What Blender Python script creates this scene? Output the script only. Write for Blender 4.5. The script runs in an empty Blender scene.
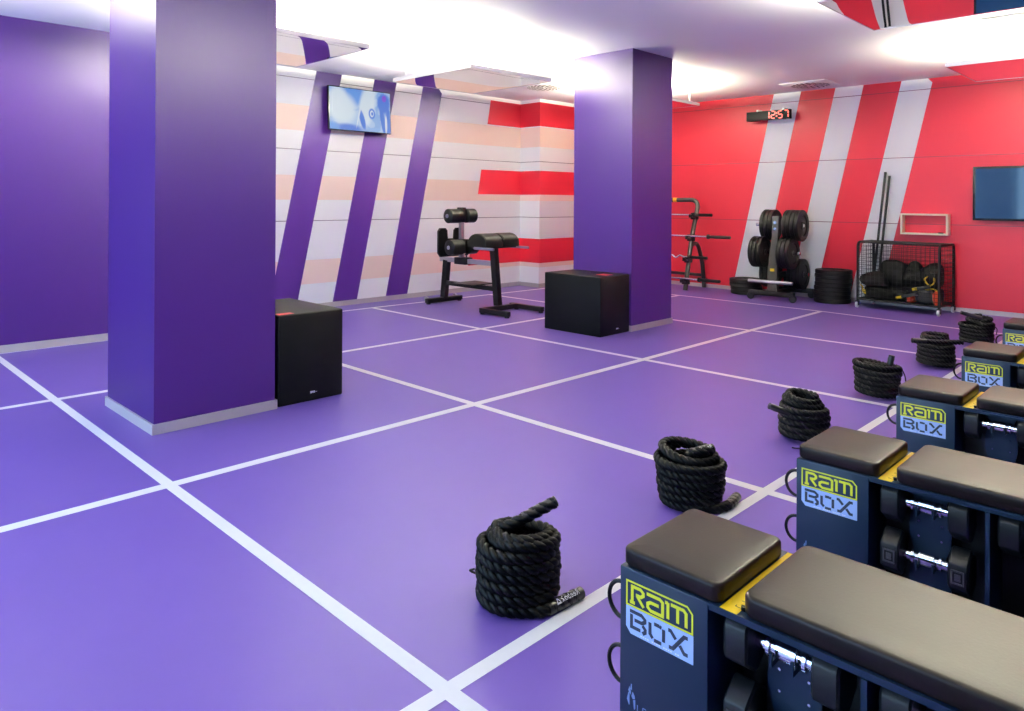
import bpy, bmesh, math, random
from math import sin, cos, pi, radians, atan2, sqrt, hypot
from mathutils import Vector, Matrix, Quaternion

random.seed(7)
S = bpy.context.scene
COL = S.collection

# ------------------------------------------------------------------ materials
def _lin(c):
    return tuple(((v / 12.92) if v <= .04045 else ((v + .055) / 1.055) ** 2.4) for v in (x / 255 for x in c))

class NT:
    """small helper round a node tree"""
    def __init__(s, name):
        s.m = bpy.data.materials.new(name); s.m.use_nodes = True
        s.t = s.m.node_tree; s.n = s.t.nodes; s.l = s.t.links
        s.b = s.n['Principled BSDF']; s.out = s.n['Material Output']
        s.co = s.n.new('ShaderNodeTexCoord')
    def link(s, a, b): s.l.new(a, b)
    def math(s, op, a, b=0.0):
        k = s.n.new('ShaderNodeMath'); k.operation = op
        for i, v in enumerate((a, b)):
            if isinstance(v, (int, float)): k.inputs[i].default_value = v
            else: s.link(v, k.inputs[i])
        return k.outputs[0]
    def xyz(s):
        k = s.n.new('ShaderNodeSeparateXYZ'); s.link(s.co.outputs['Object'], k.inputs[0]); return k.outputs
    def between(s, v, lo, hi):
        return s.math('MULTIPLY', s.math('GREATER_THAN', v, lo), s.math('LESS_THAN', v, hi))
    def mix(s, f, a, b):
        k = s.n.new('ShaderNodeMix'); k.data_type = 'RGBA'
        if isinstance(f, (int, float)): k.inputs['Factor'].default_value = f
        else: s.link(f, k.inputs['Factor'])
        for nm, v in (('A', a), ('B', b)):
            i = [q for q in k.inputs if q.name == nm and q.type == 'RGBA'][0]
            if isinstance(v, tuple): i.default_value = (*v[:3], 1)
            else: s.link(v, i)
        return [o for o in k.outputs if o.type == 'RGBA'][0]
    def noise(s, scale, detail=3, rough=.5):
        k = s.n.new('ShaderNodeTexNoise'); k.inputs['Scale'].default_value = scale
        k.inputs['Detail'].default_value = detail; k.inputs['Roughness'].default_value = rough
        s.link(s.co.outputs['Object'], k.inputs['Vector']); return k.outputs['Fac']
    def bump(s, h, strength=.2, dist=.002):
        k = s.n.new('ShaderNodeBump'); k.inputs['Strength'].default_value = strength
        k.inputs['Distance'].default_value = dist; s.link(h, k.inputs['Height'])
        s.link(k.outputs[0], s.b.inputs['Normal'])
    def set(s, rough=.5, metal=0.0, spec=.5, coat=0.0):
        s.b.inputs['Roughness'].default_value = rough; s.b.inputs['Metallic'].default_value = metal
        s.b.inputs['Specular IOR Level'].default_value = spec; s.b.inputs['Coat Weight'].default_value = coat
    def color(s, c):
        if isinstance(c, tuple): s.b.inputs['Base Color'].default_value = (*c[:3], 1)
        else: s.link(c, s.b.inputs['Base Color'])

def mat(name, c, rough=.5, metal=0.0, spec=.5, var=.12, vscale=8, bump=0.0, bscale=60, bdist=.002, coat=0.0, srgb=True):
    c = _lin(c) if srgb else c
    m = NT(name); m.set(rough, metal, spec, coat)
    if var:
        d = tuple(v * (1 - var) for v in c)
        m.color(m.mix(m.noise(vscale), d, c))
    else: m.color(c)
    if bump: m.bump(m.noise(bscale, 4), bump, bdist)
    return m.m

def emis(name, c, strength, srgb=True):
    c = _lin(c) if srgb else c
    m = NT(name); m.color((.01, .01, .01)); m.set(.4)
    m.b.inputs['Emission Color'].default_value = (*c, 1); m.b.inputs['Emission Strength'].default_value = strength
    return m.m

WHITE = _lin((251, 250, 245)); PEACH = _lin((251, 224, 206)); PURPLE = _lin((55, 20, 102)); RED = _lin((208, 38, 56))
SEAM = _lin((120, 105, 105))

def mural_back():
    m = NT('mural_stripes_white_wall'); x, y, z = m.xyz()
    c = WHITE
    def lay(mask, col):
        nonlocal c
        c = m.mix(mask, c, col)
    for lo, hi in ((2.235, 2.55), (1.375, 1.68), (.32, .62)): lay(m.between(z, lo, hi), PEACH)
    seam = m.math('ADD', m.between(z, 2.880, 2.889), m.math('ADD', m.between(z, 1.996, 2.005), m.between(z, 1.108, 1.117)))
    lay(seam, SEAM)
    t = m.math('SUBTRACT', x, m.math('MULTIPLY', z, .1785))
    right = m.math('GREATER_THAN', t, 7.2585)
    for lo, hi in ((2.565, 2.945), (1.475, 1.855), (.387, .77)): lay(m.math('MULTIPLY', right, m.between(z, lo, hi)), RED)
    t = m.math('SUBTRACT', x, m.math('MULTIPLY', z, .2125))
    cut = m.math('LESS_THAN', m.math('ADD', x, m.math('MULTIPLY', z, .9)), 9.44)
    for lo, hi in ((4.105, 4.475), (4.980, 5.345)): lay(m.between(t, lo, hi), PURPLE)
    lay(m.math('MULTIPLY', cut, m.between(t, 5.807, 6.170)), PURPLE)
    m.color(c); m.set(.38, 0, .45); return m.m

def mural_red():
    m = NT('mural_stripes_red_wall'); x, y, z = m.xyz()
    c = RED
    t = m.math('ADD', y, m.math('MULTIPLY', z, .219))
    cut = m.math('GREATER_THAN', m.math('SUBTRACT', y, m.math('MULTIPLY', z, .9)), 2.75 - 2.7)
    st = m.math('ADD', m.between(t, 5.073, 5.486), m.between(t, 4.203, 4.582))
    st = m.math('ADD', st, m.math('MULTIPLY', cut, m.between(t, 3.345, 3.725)))
    c = m.mix(st, c, WHITE)
    seam = m.math('ADD', m.between(z, 2.858, 2.866), m.math('ADD', m.between(z, 1.974, 1.982), m.between(z, 1.096, 1.104)))
    c = m.mix(seam, c, _lin((130, 50, 60)))
    m.color(c); m.set(.38, 0, .45); return m.m

M = {}
M['mural_back'] = mural_back(); M['mural_red'] = mural_red()
M['purple'] = mat('satin_purple_paint', PURPLE, .38, spec=.5, var=.04, vscale=2, srgb=False)
M['white_wall'] = mat('white_paint', (235, 234, 236), .6, var=.03)
M['ceiling'] = mat('white_ceiling_paint', (232, 231, 236), .6, var=.03, vscale=2)
def floor_mat():
    m = NT('purple_rubber_floor'); m.set(.42, 0, .4)
    a, b = _lin((93, 71, 150)), _lin((102, 80, 162))
    m.color(m.mix(m.noise(1.3, 5, .65), a, b)); m.bump(m.noise(220, 2), .08, .001); return m.m
M['floor'] = floor_mat()
M['line'] = mat('white_floor_tape', (236, 234, 232), .45, var=.05, vscale=40)
M['skirting'] = mat('brushed_grey_skirting', (190, 182, 180), .35, .25, var=.06)
M['alu'] = mat('brushed_aluminium', (200, 200, 205), .28, .9, var=.05)
M['mirror'] = mat('mirror_film', (226, 222, 226), .015, 1.0, var=0)
M['edge'] = mat('polished_panel_edge', (228, 226, 226), .25, .35, var=0)
M['wire'] = mat('steel_wire', (220, 220, 222), .3, .6, var=0)
M['tube'] = emis('lamp_tube', (255, 246, 232), 6)
M['black_foam'] = mat('black_vinyl', (8, 9, 12), .5, spec=.12, var=.15, bump=.12, bscale=90)
M['foam_top'] = mat('black_vinyl_top', (34, 34, 38), .42, spec=.5, var=.15, bump=.12, bscale=90)
M['red_tag'] = mat('red_print', (215, 40, 48), .5, var=.05)
M['white_tag'] = mat('white_print', (225, 228, 235), .5, var=0)
M['rope'] = mat('black_rope', (4, 5, 7), .45, spec=.16, var=.35, vscale=40, bump=.35, bscale=260, bdist=.003)
M['sleeve'] = mat('black_heat_shrink', (20, 20, 21), .3, spec=.5, var=.1, bump=.3, bscale=30, bdist=.004)
M['cord'] = mat('thin_black_cord', (15, 15, 17), .6, var=.1)
M['navy'] = mat('dark_navy_steel', (17, 37, 60), .4, spec=.3, var=.06, bump=.05, bscale=300)
M['navy_in'] = mat('dark_bay_steel', (12, 14, 19), .5, spec=.4, var=.06)
M['leather'] = mat('brown_black_leather', (23, 16, 15), .42, spec=.2, var=.18, vscale=14, bump=.12, bscale=130, bdist=.0015)
M['yellow'] = mat('yellow_tape', (236, 200, 12), .45, var=.05)
M['logo_yellow'] = mat('yellow_logo_ink', (226, 222, 36), .5, var=0)
M['logo_blue'] = mat('pale_logo_ink', (160, 184, 226), .5, var=0)
M['logo_dim'] = mat('faded_logo_ink', (108, 130, 172), .5, var=0)
M['logo_dark'] = mat('dark_logo_ink', (36, 44, 62), .5, var=0)
M['ink'] = mat('black_ink', (20, 20, 20), .5, var=0)
M['chrome'] = mat('chrome', (225, 228, 235), .12, 1.0, var=0)
M['rubber'] = mat('black_rubber', (16, 19, 24), .45, spec=.3, var=.15, bump=.1, bscale=120)
M['rubber_lt'] = mat('worn_grey_rubber', (62, 64, 70), .55, spec=.4, var=.15)
M['plate'] = mat('black_bumper_rubber', (10, 9, 10), .5, spec=.18, var=.2, vscale=20)
M['black_steel'] = mat('black_powder_steel', (10, 10, 12), .42, spec=.2, var=.1)
M['grey_steel'] = mat('grey_powder_steel', (40, 38, 36), .45, .1, var=.1)
M['silver'] = mat('silver_tube', (176, 176, 186), .28, .8, var=.04)
M['pad'] = mat('black_upholstery', (12, 11, 11), .42, spec=.2, var=.15, bump=.15, bscale=110)
M['ply'] = mat('pale_birch_wood', (252, 240, 208), .5, var=.12, vscale=18)
M['tvblack'] = mat('black_gloss_plastic', (18, 18, 21), .25, var=0)
M['strapyellow'] = mat('yellow_webbing', (228, 190, 25), .6, var=.1)
M['orange'] = mat('orange_band_rubber', (226, 74, 34), .5, var=.1)
M['bag'] = mat('black_bag_cloth', (6, 6, 7), .65, spec=.15, var=.3, vscale=20, bump=.6, bscale=26, bdist=.01)
M['greyhandle'] = mat('dark_grey_foam', (52, 53, 58), .6, var=.2)
M['led'] = emis('red_led', (255, 56, 52), 2.2)
M['vent'] = mat('white_vent_metal', (228, 226, 228), .45, var=0)
M['vent_dark'] = mat('vent_slot_black', (30, 26, 28), .7, var=0)
M['frame_win'] = mat('grey_window_frame', (120, 126, 138), .4, .3, var=.03)

# ------------------------------------------------------------------ mesh builder
class MB:
    def __init__(s): s.v = []; s.f = []; s.mi = []; s.sm = []
    def add(s, vs, fs, mi=0, sm=False):
        o = len(s.v); s.v += [Vector(v) for v in vs]
        for f in fs:
            s.f.append([i + o for i in f]); s.mi.append(mi); s.sm.append(sm)
        return s
    def box(s, lo, hi, mi=0):
        x0, y0, z0 = lo; x1, y1, z1 = hi
        return s.add([(x0, y0, z0), (x1, y0, z0), (x1, y1, z0), (x0, y1, z0), (x0, y0, z1), (x1, y0, z1), (x1, y1, z1), (x0, y1, z1)],
                     [(3, 2, 1, 0), (4, 5, 6, 7), (0, 1, 5, 4), (1, 2, 6, 5), (2, 3, 7, 6), (3, 0, 4, 7)], mi)
    def rbox(s, lo, hi, b=.01, seg=3, mi=0, mx=None):
        bm = bmesh.new()
        bmesh.ops.create_cube(bm, size=1)
        lo, hi = Vector(lo), Vector(hi); d = hi - lo; c = (hi + lo) / 2
        for v in bm.verts: v.co = Vector((v.co.x * d.x, v.co.y * d.y, v.co.z * d.z)) + c
        bmesh.ops.bevel(bm, geom=bm.edges[:], offset=b, segments=seg, profile=.5, affect='EDGES')
        s.from_bm(bm, mi, True, mx); return s
    def from_bm(s, bm, mi=0, sm=False, mx=None):
        bm.verts.index_update()
        s.add([(mx @ v.co) if mx else v.co.copy() for v in bm.verts], [[v.index for v in f.verts] for f in bm.faces], mi, sm); bm.free()
    def tube(s, pts, r, n=10, mi=0, cap=True, closed=False, sm=True):
        pts = [Vector(p) for p in pts]; N = len(pts)
        rs = r if isinstance(r, (list, tuple)) else [r] * N
        T = []
        for i in range(N):
            a = pts[i - 1] if (i or closed) else pts[0]; b = pts[(i + 1) % N] if (i < N - 1 or closed) else pts[-1]
            T.append((b - a).normalized())
        up = Vector((0, 0, 1)) if abs(T[0].z) < .9 else Vector((1, 0, 0))
        u = T[0].cross(up).normalized(); vs = []; fs = []
        for i in range(N):
            if i: u = (T[i - 1].rotation_difference(T[i]) @ u)
            u = (u - T[i] * u.dot(T[i])).normalized(); w = T[i].cross(u)
            for k in range(n):
                a = 2 * pi * k / n; vs.append(pts[i] + (u * cos(a) + w * sin(a)) * rs[i])
        R = N if closed else N - 1
        for i in range(R):
            j = (i + 1) % N
            for k in range(n): fs.append((i * n + k, i * n + (k + 1) % n, j * n + (k + 1) % n, j * n + k))
        if cap and not closed: fs += [tuple(range(n - 1, -1, -1)), tuple((N - 1) * n + k for k in range(n))]
        return s.add(vs, fs, mi, sm)
    def cyl(s, a, b, r, n=16, mi=0, r2=None):
        return s.tube([a, b], [r, r if r2 is None else r2], n, mi)
    def lathe(s, prof, c, axis, n=32, mi=0):
        """prof: list of (radius, along)"""
        c = Vector(c); ax = Vector(axis).normalized()
        u = ax.cross(Vector((0, 0, 1)) if abs(ax.z) < .9 else Vector((1, 0, 0))).normalized(); w = ax.cross(u)
        vs = []; fs = []; P = len(prof)
        for k in range(n):
            a = 2 * pi * k / n
            for r, h in prof: vs.append(c + ax * h + (u * cos(a) + w * sin(a)) * r)
        for k in range(n):
            j = (k + 1) % n
            for i in range(P - 1): fs.append((k * P + i, k * P + i + 1, j * P + i + 1, j * P + i))
        return s.add(vs, fs, mi, True)
    def prism(s, poly, ext, mi=0, sm=False):
        """poly: list of 3d points (planar), ext: extrusion vector"""
        n = len(poly); e = Vector(ext); vs = [Vector(p) for p in poly]; vs += [v + e for v in vs]
        fs = [tuple(range(n - 1, -1, -1)), tuple(range(n, 2 * n))] + [(i, (i + 1) % n, n + (i + 1) % n, n + i) for i in range(n)]
        return s.add(vs, fs, mi, sm)
    def cushion(s, x0, x1, y0, y1, z0, z1, rc=.035, re=.016, crown=.004, mi=0):
        """padded rectangular cushion with rounded plan corners, rolled top edge and a soft crown"""
        def ring(ins, z):
            r = max(rc - ins, .004); pts = []
            for cx, cy, a0 in ((x1 - rc, y1 - rc, 0), (x0 + rc, y1 - rc, pi / 2), (x0 + rc, y0 + rc, pi), (x1 - rc, y0 + rc, 1.5 * pi)):
                for k in range(7):
                    a = a0 + pi / 2 * k / 6; pts.append((cx + r * cos(a), cy + r * sin(a), z))
            return pts
        lay = [(.006, z0), (.0, z0 + .008), (.0, z1 - re)]
        for k in range(1, 6):
            a = pi / 2 * k / 5; lay.append((re * (1 - cos(a)), z1 - re + re * sin(a)))
        lay += [(rc * .85, z1 + crown * .6), (rc * .98 + .02, z1 + crown)]
        vs = []; fs = []
        rings = [ring(i, z) for i, z in lay[:-1]]
        cx, cy = (x0 + x1) / 2, (y0 + y1) / 2
        last = [(cx + (p[0] - cx) * .8, cy + (p[1] - cy) * (1 - .03 / (y1 - y0) * 2), lay[-1][1]) for p in rings[-1]]
        rings.append(last); n = len(rings[0])
        for r in rings: vs += r
        for i in range(len(rings) - 1):
            for k in range(n): fs.append((i * n + k, i * n + (k + 1) % n, (i + 1) * n + (k + 1) % n, (i + 1) * n + k))
        fs.append(tuple((len(rings) - 1) * n + k for k in range(n))); fs.append(tuple(range(n - 1, -1, -1)))
        return s.add(vs, fs, mi, True)
    def build(s, name, mats, parent=None):
        if not isinstance(mats, (list, tuple)): mats = [mats]
        me = bpy.data.meshes.new(name)
        vs = s.v
        if parent is not None:
            inv = world(parent).inverted(); vs = [inv @ v for v in vs]
        me.from_pydata([tuple(v) for v in vs], [], s.f)
        for m in mats: me.materials.append(m)
        me.polygons.foreach_set('material_index', s.mi); me.polygons.foreach_set('use_smooth', s.sm)
        bm = bmesh.new(); bm.from_mesh(me); bmesh.ops.recalc_face_normals(bm, faces=bm.faces); bm.to_mesh(me); bm.free()
        me.update()
        try: me.set_sharp_from_angle(angle=radians(38))
        except Exception: pass
        o = bpy.data.objects.new(name, me); COL.objects.link(o)
        if parent is not None: o.parent = parent
        return o

def world(o):
    m = Matrix.LocRotScale(o.location, o.rotation_euler, o.scale)
    return world(o.parent) @ m if o.parent else m

def tag(o, label=None, cat=None, group=None, kind=None):
    for k, v in (('label', label), ('category', cat), ('group', group), ('kind', kind)):
        if v: o[k] = v
    return o

def thing(name, label, cat, loc=(0, 0, 0), rz=0, group=None):
    o = bpy.data.objects.new(name, None); COL.objects.link(o); o.empty_display_size = .1
    o.location = loc; o.rotation_euler = (0, 0, rz)
    return tag(o, label, cat, group)

def dup(o, loc, rz=None, label=None):
    """copy a thing with its parts and their sub-parts"""
    r = o.copy(); COL.objects.link(r); r.location = loc
    if rz is not None: r.rotation_euler = (0, 0, rz)
    if label: r['label'] = label
    for ch in list(o.children):
        c = ch.copy(); COL.objects.link(c); c.parent = r
        for g in list(ch.children):
            d = g.copy(); COL.objects.link(d); d.parent = c
    return r

def struct(o): o['kind'] = 'structure'; return o

# ------------------------------------------------------------------ room shell (metres; camera stands at the origin)
XR, YB, YP, CZ = 10.49, 8.16, 7.735, 3.0
XW, YREAR, XJ, XL = -2.4, -3.0, 8.46, 3.3
T = .12
# floor with its painted lines in the same mesh
fl = MB().box((XW - T, YREAR - T, -.1), (XR + T, YB + T, 0))
def strip(p, q, w):
    p, q = Vector((*p, 0)), Vector((*q, 0)); d = (q - p).normalized(); n = Vector((-d.y, d.x, 0)) * w / 2
    h = .0012 + .0003 * len(fl.f) / 60
    z = Vector((0, 0, h)); fl.add([p - n + z, q - n + z, q + n + z, p + n + z], [(0, 1, 2, 3)], 1)
for p, q, w in (((1.322, YREAR), (1.319, 7.70), .054), ((3.303, YREAR), (3.297, 7.72), .060), ((5.292, YREAR), (5.283, 5.69), .062),
                ((5.283, 5.69), (5.309, 7.73), .06), ((7.34, YREAR), (7.309, 3.60), .06), ((7.309, 3.60), (7.300, 7.66), .06),
                ((9.06, YREAR), (9.066, 1.94), .055), ((9.066, 1.94), (9.244, 3.62), .055), ((9.244, 3.62), (9.275, 5.70), .055), ((9.275, 5.7), (9.29, 7.55), .055),
                ((XW, 1.555), (5.290, 1.547), .054), ((5.29, 1.547), (9.06, 1.56), .054), ((XW, 3.62), (5.283, 3.598), .066),
                ((5.283, 3.598), (9.244, 3.62), .062), ((XW, 5.70), (5.284, 5.672), .062), ((5.284, 5.672), (9.275, 5.690), .062),
                ((1.3, 7.69), (3.2, 7.71), .02), ((4.2, 7.755), (5.309, 7.735), .06), ((5.309, 7.735), (8.72, 7.585), .058)):
    strip(p, q, w)
struct(fl.build('floor', [M['floor'], M['line']]))
struct(MB().box((XW - T, YREAR - T, CZ), (XR + T, YB + T, CZ + .1)).build('ceiling', M['ceiling']))
struct(MB().box((XL, YB, 0), (XJ + .1, YB + T, CZ)).build('wall_back', M['mural_back']))
struct(MB().box((XJ, YP, 0), (XR, YB, CZ)).build('wall_inner', M['mural_back']))
struct(MB().box((XW, YP, 0), (XL, YB + T, CZ)).build('wall_left', M['purple']))
struct(MB().box((XR, YREAR - T, 0), (XR + T, YB + T, CZ)).build('wall_right', M['mural_red']))
struct(MB().box((XW - T, YREAR - T, 0), (XR, YREAR, CZ)).build('wall_rear', M['purple']))
# window wall (behind and left of the camera): two tall windows, real openings
WINS = ((1.4, 4.0, .2, 2.75), (4.9, 7.5, .2, 2.75))
ww = MB()
ys = [YREAR] + [v for w in WINS for v in w[:2]] + [YB + T]
for i in range(0, len(ys), 2): ww.box((XW - T, ys[i], 0), (XW, ys[i + 1], CZ))
for a, b, lo, hi in WINS: ww.box((XW - T, a, 0), (XW, b, lo)); ww.box((XW - T, a, hi), (XW, b, CZ))
struct(ww.build('wall_window', M['white_wall']))
gm = NT('window_glass')
tr = gm.n.new('ShaderNodeBsdfTransparent'); gl = gm.n.new('ShaderNodeBsdfGlossy'); gl.inputs['Roughness'].default_value = .02
mx = gm.n.new('ShaderNodeMixShader'); mx.inputs[0].default_value = .06
gm.link(tr.outputs[0], mx.inputs[1]); gm.link(gl.outputs[0], mx.inputs[2]); gm.link(mx.outputs[0], gm.out.inputs['Surface'])
M['glass'] = gm.m
for i, (a, b, lo, hi) in enumerate(WINS):
    f = MB(); x0, x1 = XW - .09, XW - .03
    f.box((x0, a, lo), (x1, b, lo + .06)); f.box((x0, a, hi - .06), (x1, b, hi)); f.box((x0, a, lo), (x1, b, lo + .06))
    n = 4 if i == 0 else 2
    for k in range(n + 1):
        y = a + (b - a - .06) * k / n; f.box((x0, y, lo + .06), (x1, y + .06, hi - .06))
    w = struct(f.build('window_%d' % (i + 1), M['frame_win']))
    MB().box((XW - .063, a + .03, lo + .03), (XW - .057, b - .03, hi - .03)).build('window_pane', M['glass'], w)
    L = bpy.data.lights.new('window_daylight', 'AREA'); L.shape = 'RECTANGLE'; L.size = hi - lo; L.size_y = b - a
    L.cycles.is_portal = True
    o = bpy.data.objects.new('window_daylight', L); COL.objects.link(o); o.location = (XW - .14, (a + b) / 2, (lo + hi) / 2)
    o.rotation_euler = (0, radians(-90), 0)
# skirting boards
def skirt(name, lo, hi): return struct(MB().box(lo, hi).build(name, M['skirting']))
skirt('baseboard_back', (XL, YB - .014, 0), (XJ, YB, .064))
skirt('baseboard_inner', (XJ, YP - .014, 0), (XR - .014, YP, .062))
skirt('baseboard_side', (XJ - .014, YP - .014, 0), (XJ, YB - .014, .062))
skirt('baseboard_left', (XW, YP - .014, 0), (XL, YP, .066))
skirt('baseboard_right', (XR - .014, YREAR, 0), (XR, YP - .014, .056))
tr1 = MB().tube([(XJ + .6, YP - .03, 2.93), (XR - .04, YP - .03, 2.93)], .012, 8)

# columns
def column(x0, x1, y0, y1, label):
    t = thing('column', label, 'column', ((x0 + x1) / 2, (y0 + y1) / 2, 0), 0, 'purple square columns')
    MB().box((x0, y0, 0), (x1, y1, CZ)).build('shaft', M['purple'], t)
    k = MB(); e = .013
    k.box((x0 - e, y0 - e, 0), (x1 + e, y0, .06)); k.box((x0 - e, y1, 0), (x1 + e, y1 + e, .06))
    k.box((x0 - e, y0, 0), (x0, y1, .06)); k.box((x1, y0, 0), (x1 + e, y1, .06))
    k.build('skirting', M['skirting'], t); struct(t)
column(1.535, 2.289, 4.445, 5.29, 'large purple square column at the left, tall black foam box against its right side')
column(6.325, 7.098, 4.460, 5.255, 'purple square column in the middle, black foam box pressed to its left side')

# ------------------------------------------------------------------ hanging mirror panels with lamps on top
def panel(x0, x1, y0, y1, label=None, power=60, zb=2.70):
    cx, cy = (x0 + x1) / 2, (y0 + y1) / 2
    t = thing('ceiling_panel', label or 'square mirrored panel hung under the ceiling outside the picture', 'ceiling panel', (cx, cy, zb), 0, 'mirrored ceiling panels')
    # mirrored film, gently curling up at its border
    n = 36; vs = []; fs = []; e = .006
    def g(k):
        q = k / n * 2 - 1; return (math.copysign(1 - (1 - abs(q)) ** 1.7, q) + 1) / 2
    for j in range(n + 1):
        for i in range(n + 1):
            u, v = g(i), g(j); x = x0 + e + (x1 - x0 - 2 * e) * u; y = y0 + e + (y1 - y0 - 2 * e) * v
            d = min(x - x0, x1 - x, y - y0, y1 - y); z = zb + .0016 * math.exp(-d / .05)
            vs.append((x, y, z))
    for j in range(n):
        for i in range(n):
            a = j * (n + 1) + i; fs.append((a, a + n + 1, a + n + 2, a + 1))
    f = MB(); w = .006
    f.box((x0, y0, zb), (x1, y0 + w, zb + .04)); f.box((x0, y1 - w, zb), (x1, y1, zb + .04))
    f.box((x0, y0 + w, zb), (x0 + w, y1 - w, zb + .04)); f.box((x1 - w, y0 + w, zb), (x1, y1 - w, zb + .04))
    f.box((x0 + w, y0 + w, zb + .03), (x1 - w, y1 - w, zb + .04))
    f.build('tray', M['edge'], t)
    MB().add(vs, fs, 0, True).build('mirror_film', M['mirror'], t)
    for k in range(2):
        yy = cy + (-.28 if k == 0 else .28)
        MB().cyl((cx - .5, yy, zb + .062), (cx + .5, yy, zb + .062), .016, 10).build('lamp_tube', M['tube'], t)
    for px in (x0 + .1, x1 - .1):
        for py in (y0 + .1, y1 - .1):
            MB().cyl((px, py, zb + .04), (px, py, CZ), .003, 6).build('suspension_wire', M['wire'], t)
    L = bpy.data.lights.new('panel_lamp', 'AREA'); L.shape = 'RECTANGLE'; L.size = (x1 - x0) * .8; L.size_y = (y1 - y0) * .8
    L.energy = power; L.color = (1, .97, .70); L.spread = radians(174)
    o = bpy.data.objects.new('panel_lamp', L); COL.objects.link(o); o.location = (cx, cy, zb + .085); o.rotation_euler = (pi, 0, 0)
PW = 500
panel(2.41, 3.612, 5.325, 6.59, 'mirrored ceiling panel nearest the left column, reflecting purple stripes', PW)
panel(4.81, 6.01, 5.33, 6.63, 'mirrored ceiling panel over the back extension bench, between the two columns', PW)
panel(7.695, 8.895, 5.15, 6.40, 'mirrored ceiling panel mostly hidden behind the middle column', PW)
panel(4.80, 5.895, .66, 1.92, 'nearest mirrored ceiling panel, at the top right edge, reflecting the red wall and screen', PW)
panel(7.94, 9.14, .68, 1.931, 'mirrored ceiling panel close to the red wall, above its flat screen', PW)
panel(-.28, .92, 5.33, 6.6, None, PW * .6)
panel(2.41, 3.61, .66, 1.92, None, PW * .55)
panel(.0, 1.2, .66, 1.92, None, PW * .55)

# ------------------------------------------------------------------ ceiling vents
def vent(cx, cy, label, a=.31):
    t = thing('ceiling_vent', label, 'ceiling vent', (cx, cy, CZ - .012), 0, 'square swirl vents in the ceiling')
    f = MB().rbox((cx - a, cy - a, CZ - .012), (cx + a, cy + a, CZ), .004, 2); f.build('faceplate', M['vent'], t)
    d = MB(); slots = MB()
    MB().lathe([(0.0, 0), (.26, 0), (.262, .003), (.262, .006)], (cx, cy, CZ - .018), (0, 0, 1), 40).build('swirl_disc', M['vent'], t)
    for ring, (r0, r1, n) in enumerate(((.05, .12, 8), (.13, .19, 14), (.2, .25, 20))):
        for k in range(n):
            a0 = 2 * pi * k / n; tw = .35; b = a0 + tw * (2 * pi / n) * 2
            p = [(r0, a0), (r1, a0 + tw * .5), (r1, a0 + tw * .5 + .9 * pi / n), (r0, a0 + .9 * pi / n)]
            slots.add([(cx + r * cos(q), cy + r * sin(q), CZ - .0195) for r, q in p], [(0, 1, 2, 3)])
    slots.build('vent_slots', M['vent_dark'], t)
vent(9.93, 4.05, 'square swirl vent in the ceiling above the digital clock')
vent(7.60, 6.87, 'square swirl vent in the ceiling between the far mirrored panels, left of the middle column')
vent(7.72, 1.22, 'square swirl vent in the ceiling at the top right corner of the photo')

# ------------------------------------------------------------------ screens and clock
def tv_picture():
    m = NT('blue_screen_picture'); x, y, z = m.xyz()
    nz = m.noise(2.6, 3)
    c = m.mix(m.between(nz, .47, .53), _lin((176, 208, 252)), _lin((136, 182, 246)))
    def ell(cx, cz, rx, rz, col, soft=.25, tilt=0.0):
        nonlocal c
        dx = m.math('SUBTRACT', x, cx); dz = m.math('SUBTRACT', z, cz); dx = m.math('ADD', dx, m.math('MULTIPLY', dz, tilt))
        q = m.math('ADD', m.math('POWER', m.math('DIVIDE', dx, rx), 2.0), m.math('POWER', m.math('DIVIDE', dz, rz), 2.0))
        k = m.n.new('ShaderNodeMapRange'); k.interpolation_type = 'SMOOTHSTEP'
        k.inputs['From Min'].default_value = 1 + soft; k.inputs['From Max'].default_value = 1 - soft
        m.link(q, k.inputs['Value']); c = m.mix(k.outputs[0], c, col)
    B1, B2, W = _lin((36, 116, 235)), _lin((90, 158, 250)), _lin((222, 238, 255))
    ell(-.30, .20, .36, .16, B2, .8); ell(-.05, .2, .16, .12, B2, .8); ell(-.28, .0, .2, .2, W, .7); ell(-.35, .1, .14, .2, W, .7)
    ell(-.2, -.26, .22, .07, B1, .7); ell(-.42, -.26, .1, .08, B2, .7)
    ell(.1, .08, .12, .3, W, .6, -.2); ell(.02, -.12, .04, .13, B1, .5, .25); ell(-.02, -.02, .012, .2, W, .5, -.25)
    ell(.17, -.03, .05, .07, B1, .4); ell(.17, -.03, .03, .045, W, .4); ell(.175, -.03, .016, .025, B1, .4)
    ell(.36, .12, .1, .13, B1, .4); ell(.34, -.1, .035, .2, B1, .4, .15); ell(.43, -.14, .035, .22, B1, .4); ell(.395, -.16, .018, .12, W, .4)
    ell(.37, .19, .035, .045, _lin((130, 70, 230)), .3)
    m.color((.01, .01, .01)); m.set(.4, 0, .1); m.link(c, m.b.inputs['Emission Color']); m.b.inputs['Emission Strength'].default_value = .45
    return m.m
def tv_off_reflection():
    m = NT('dark_screen_painted_reflection'); m.color(_lin((8, 16, 28))); m.set(.06, 0, .3, 0)
    m.b.inputs['Emission Color'].default_value = (*_lin((16, 78, 130)), 1); m.b.inputs['Emission Strength'].default_value = .36  # blue emission stands in for the window's reflection on the switched-off screen
    return m.m
t = thing('television', 'wall television showing a pale blue picture, on the striped back wall', 'television', (5.33, 8.07, 2.547))
t.rotation_euler = (radians(-3), 0, 0)
cx, cz = 0, 0
b = MB().rbox((-.478, -.02, -.283), (.478, .02, .283), .006, 2)
b.box((-.3, .0, -.2), (.3, .045, .2)); b.v = [world(t) @ v for v in b.v]; b.build('casing', M['tvblack'], t)
b = MB().box((-.466, -.0215, -.271), (.466, -.0205, .271)); b.v = [world(t) @ v for v in b.v]; b.build('screen', tv_picture(), t)
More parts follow.
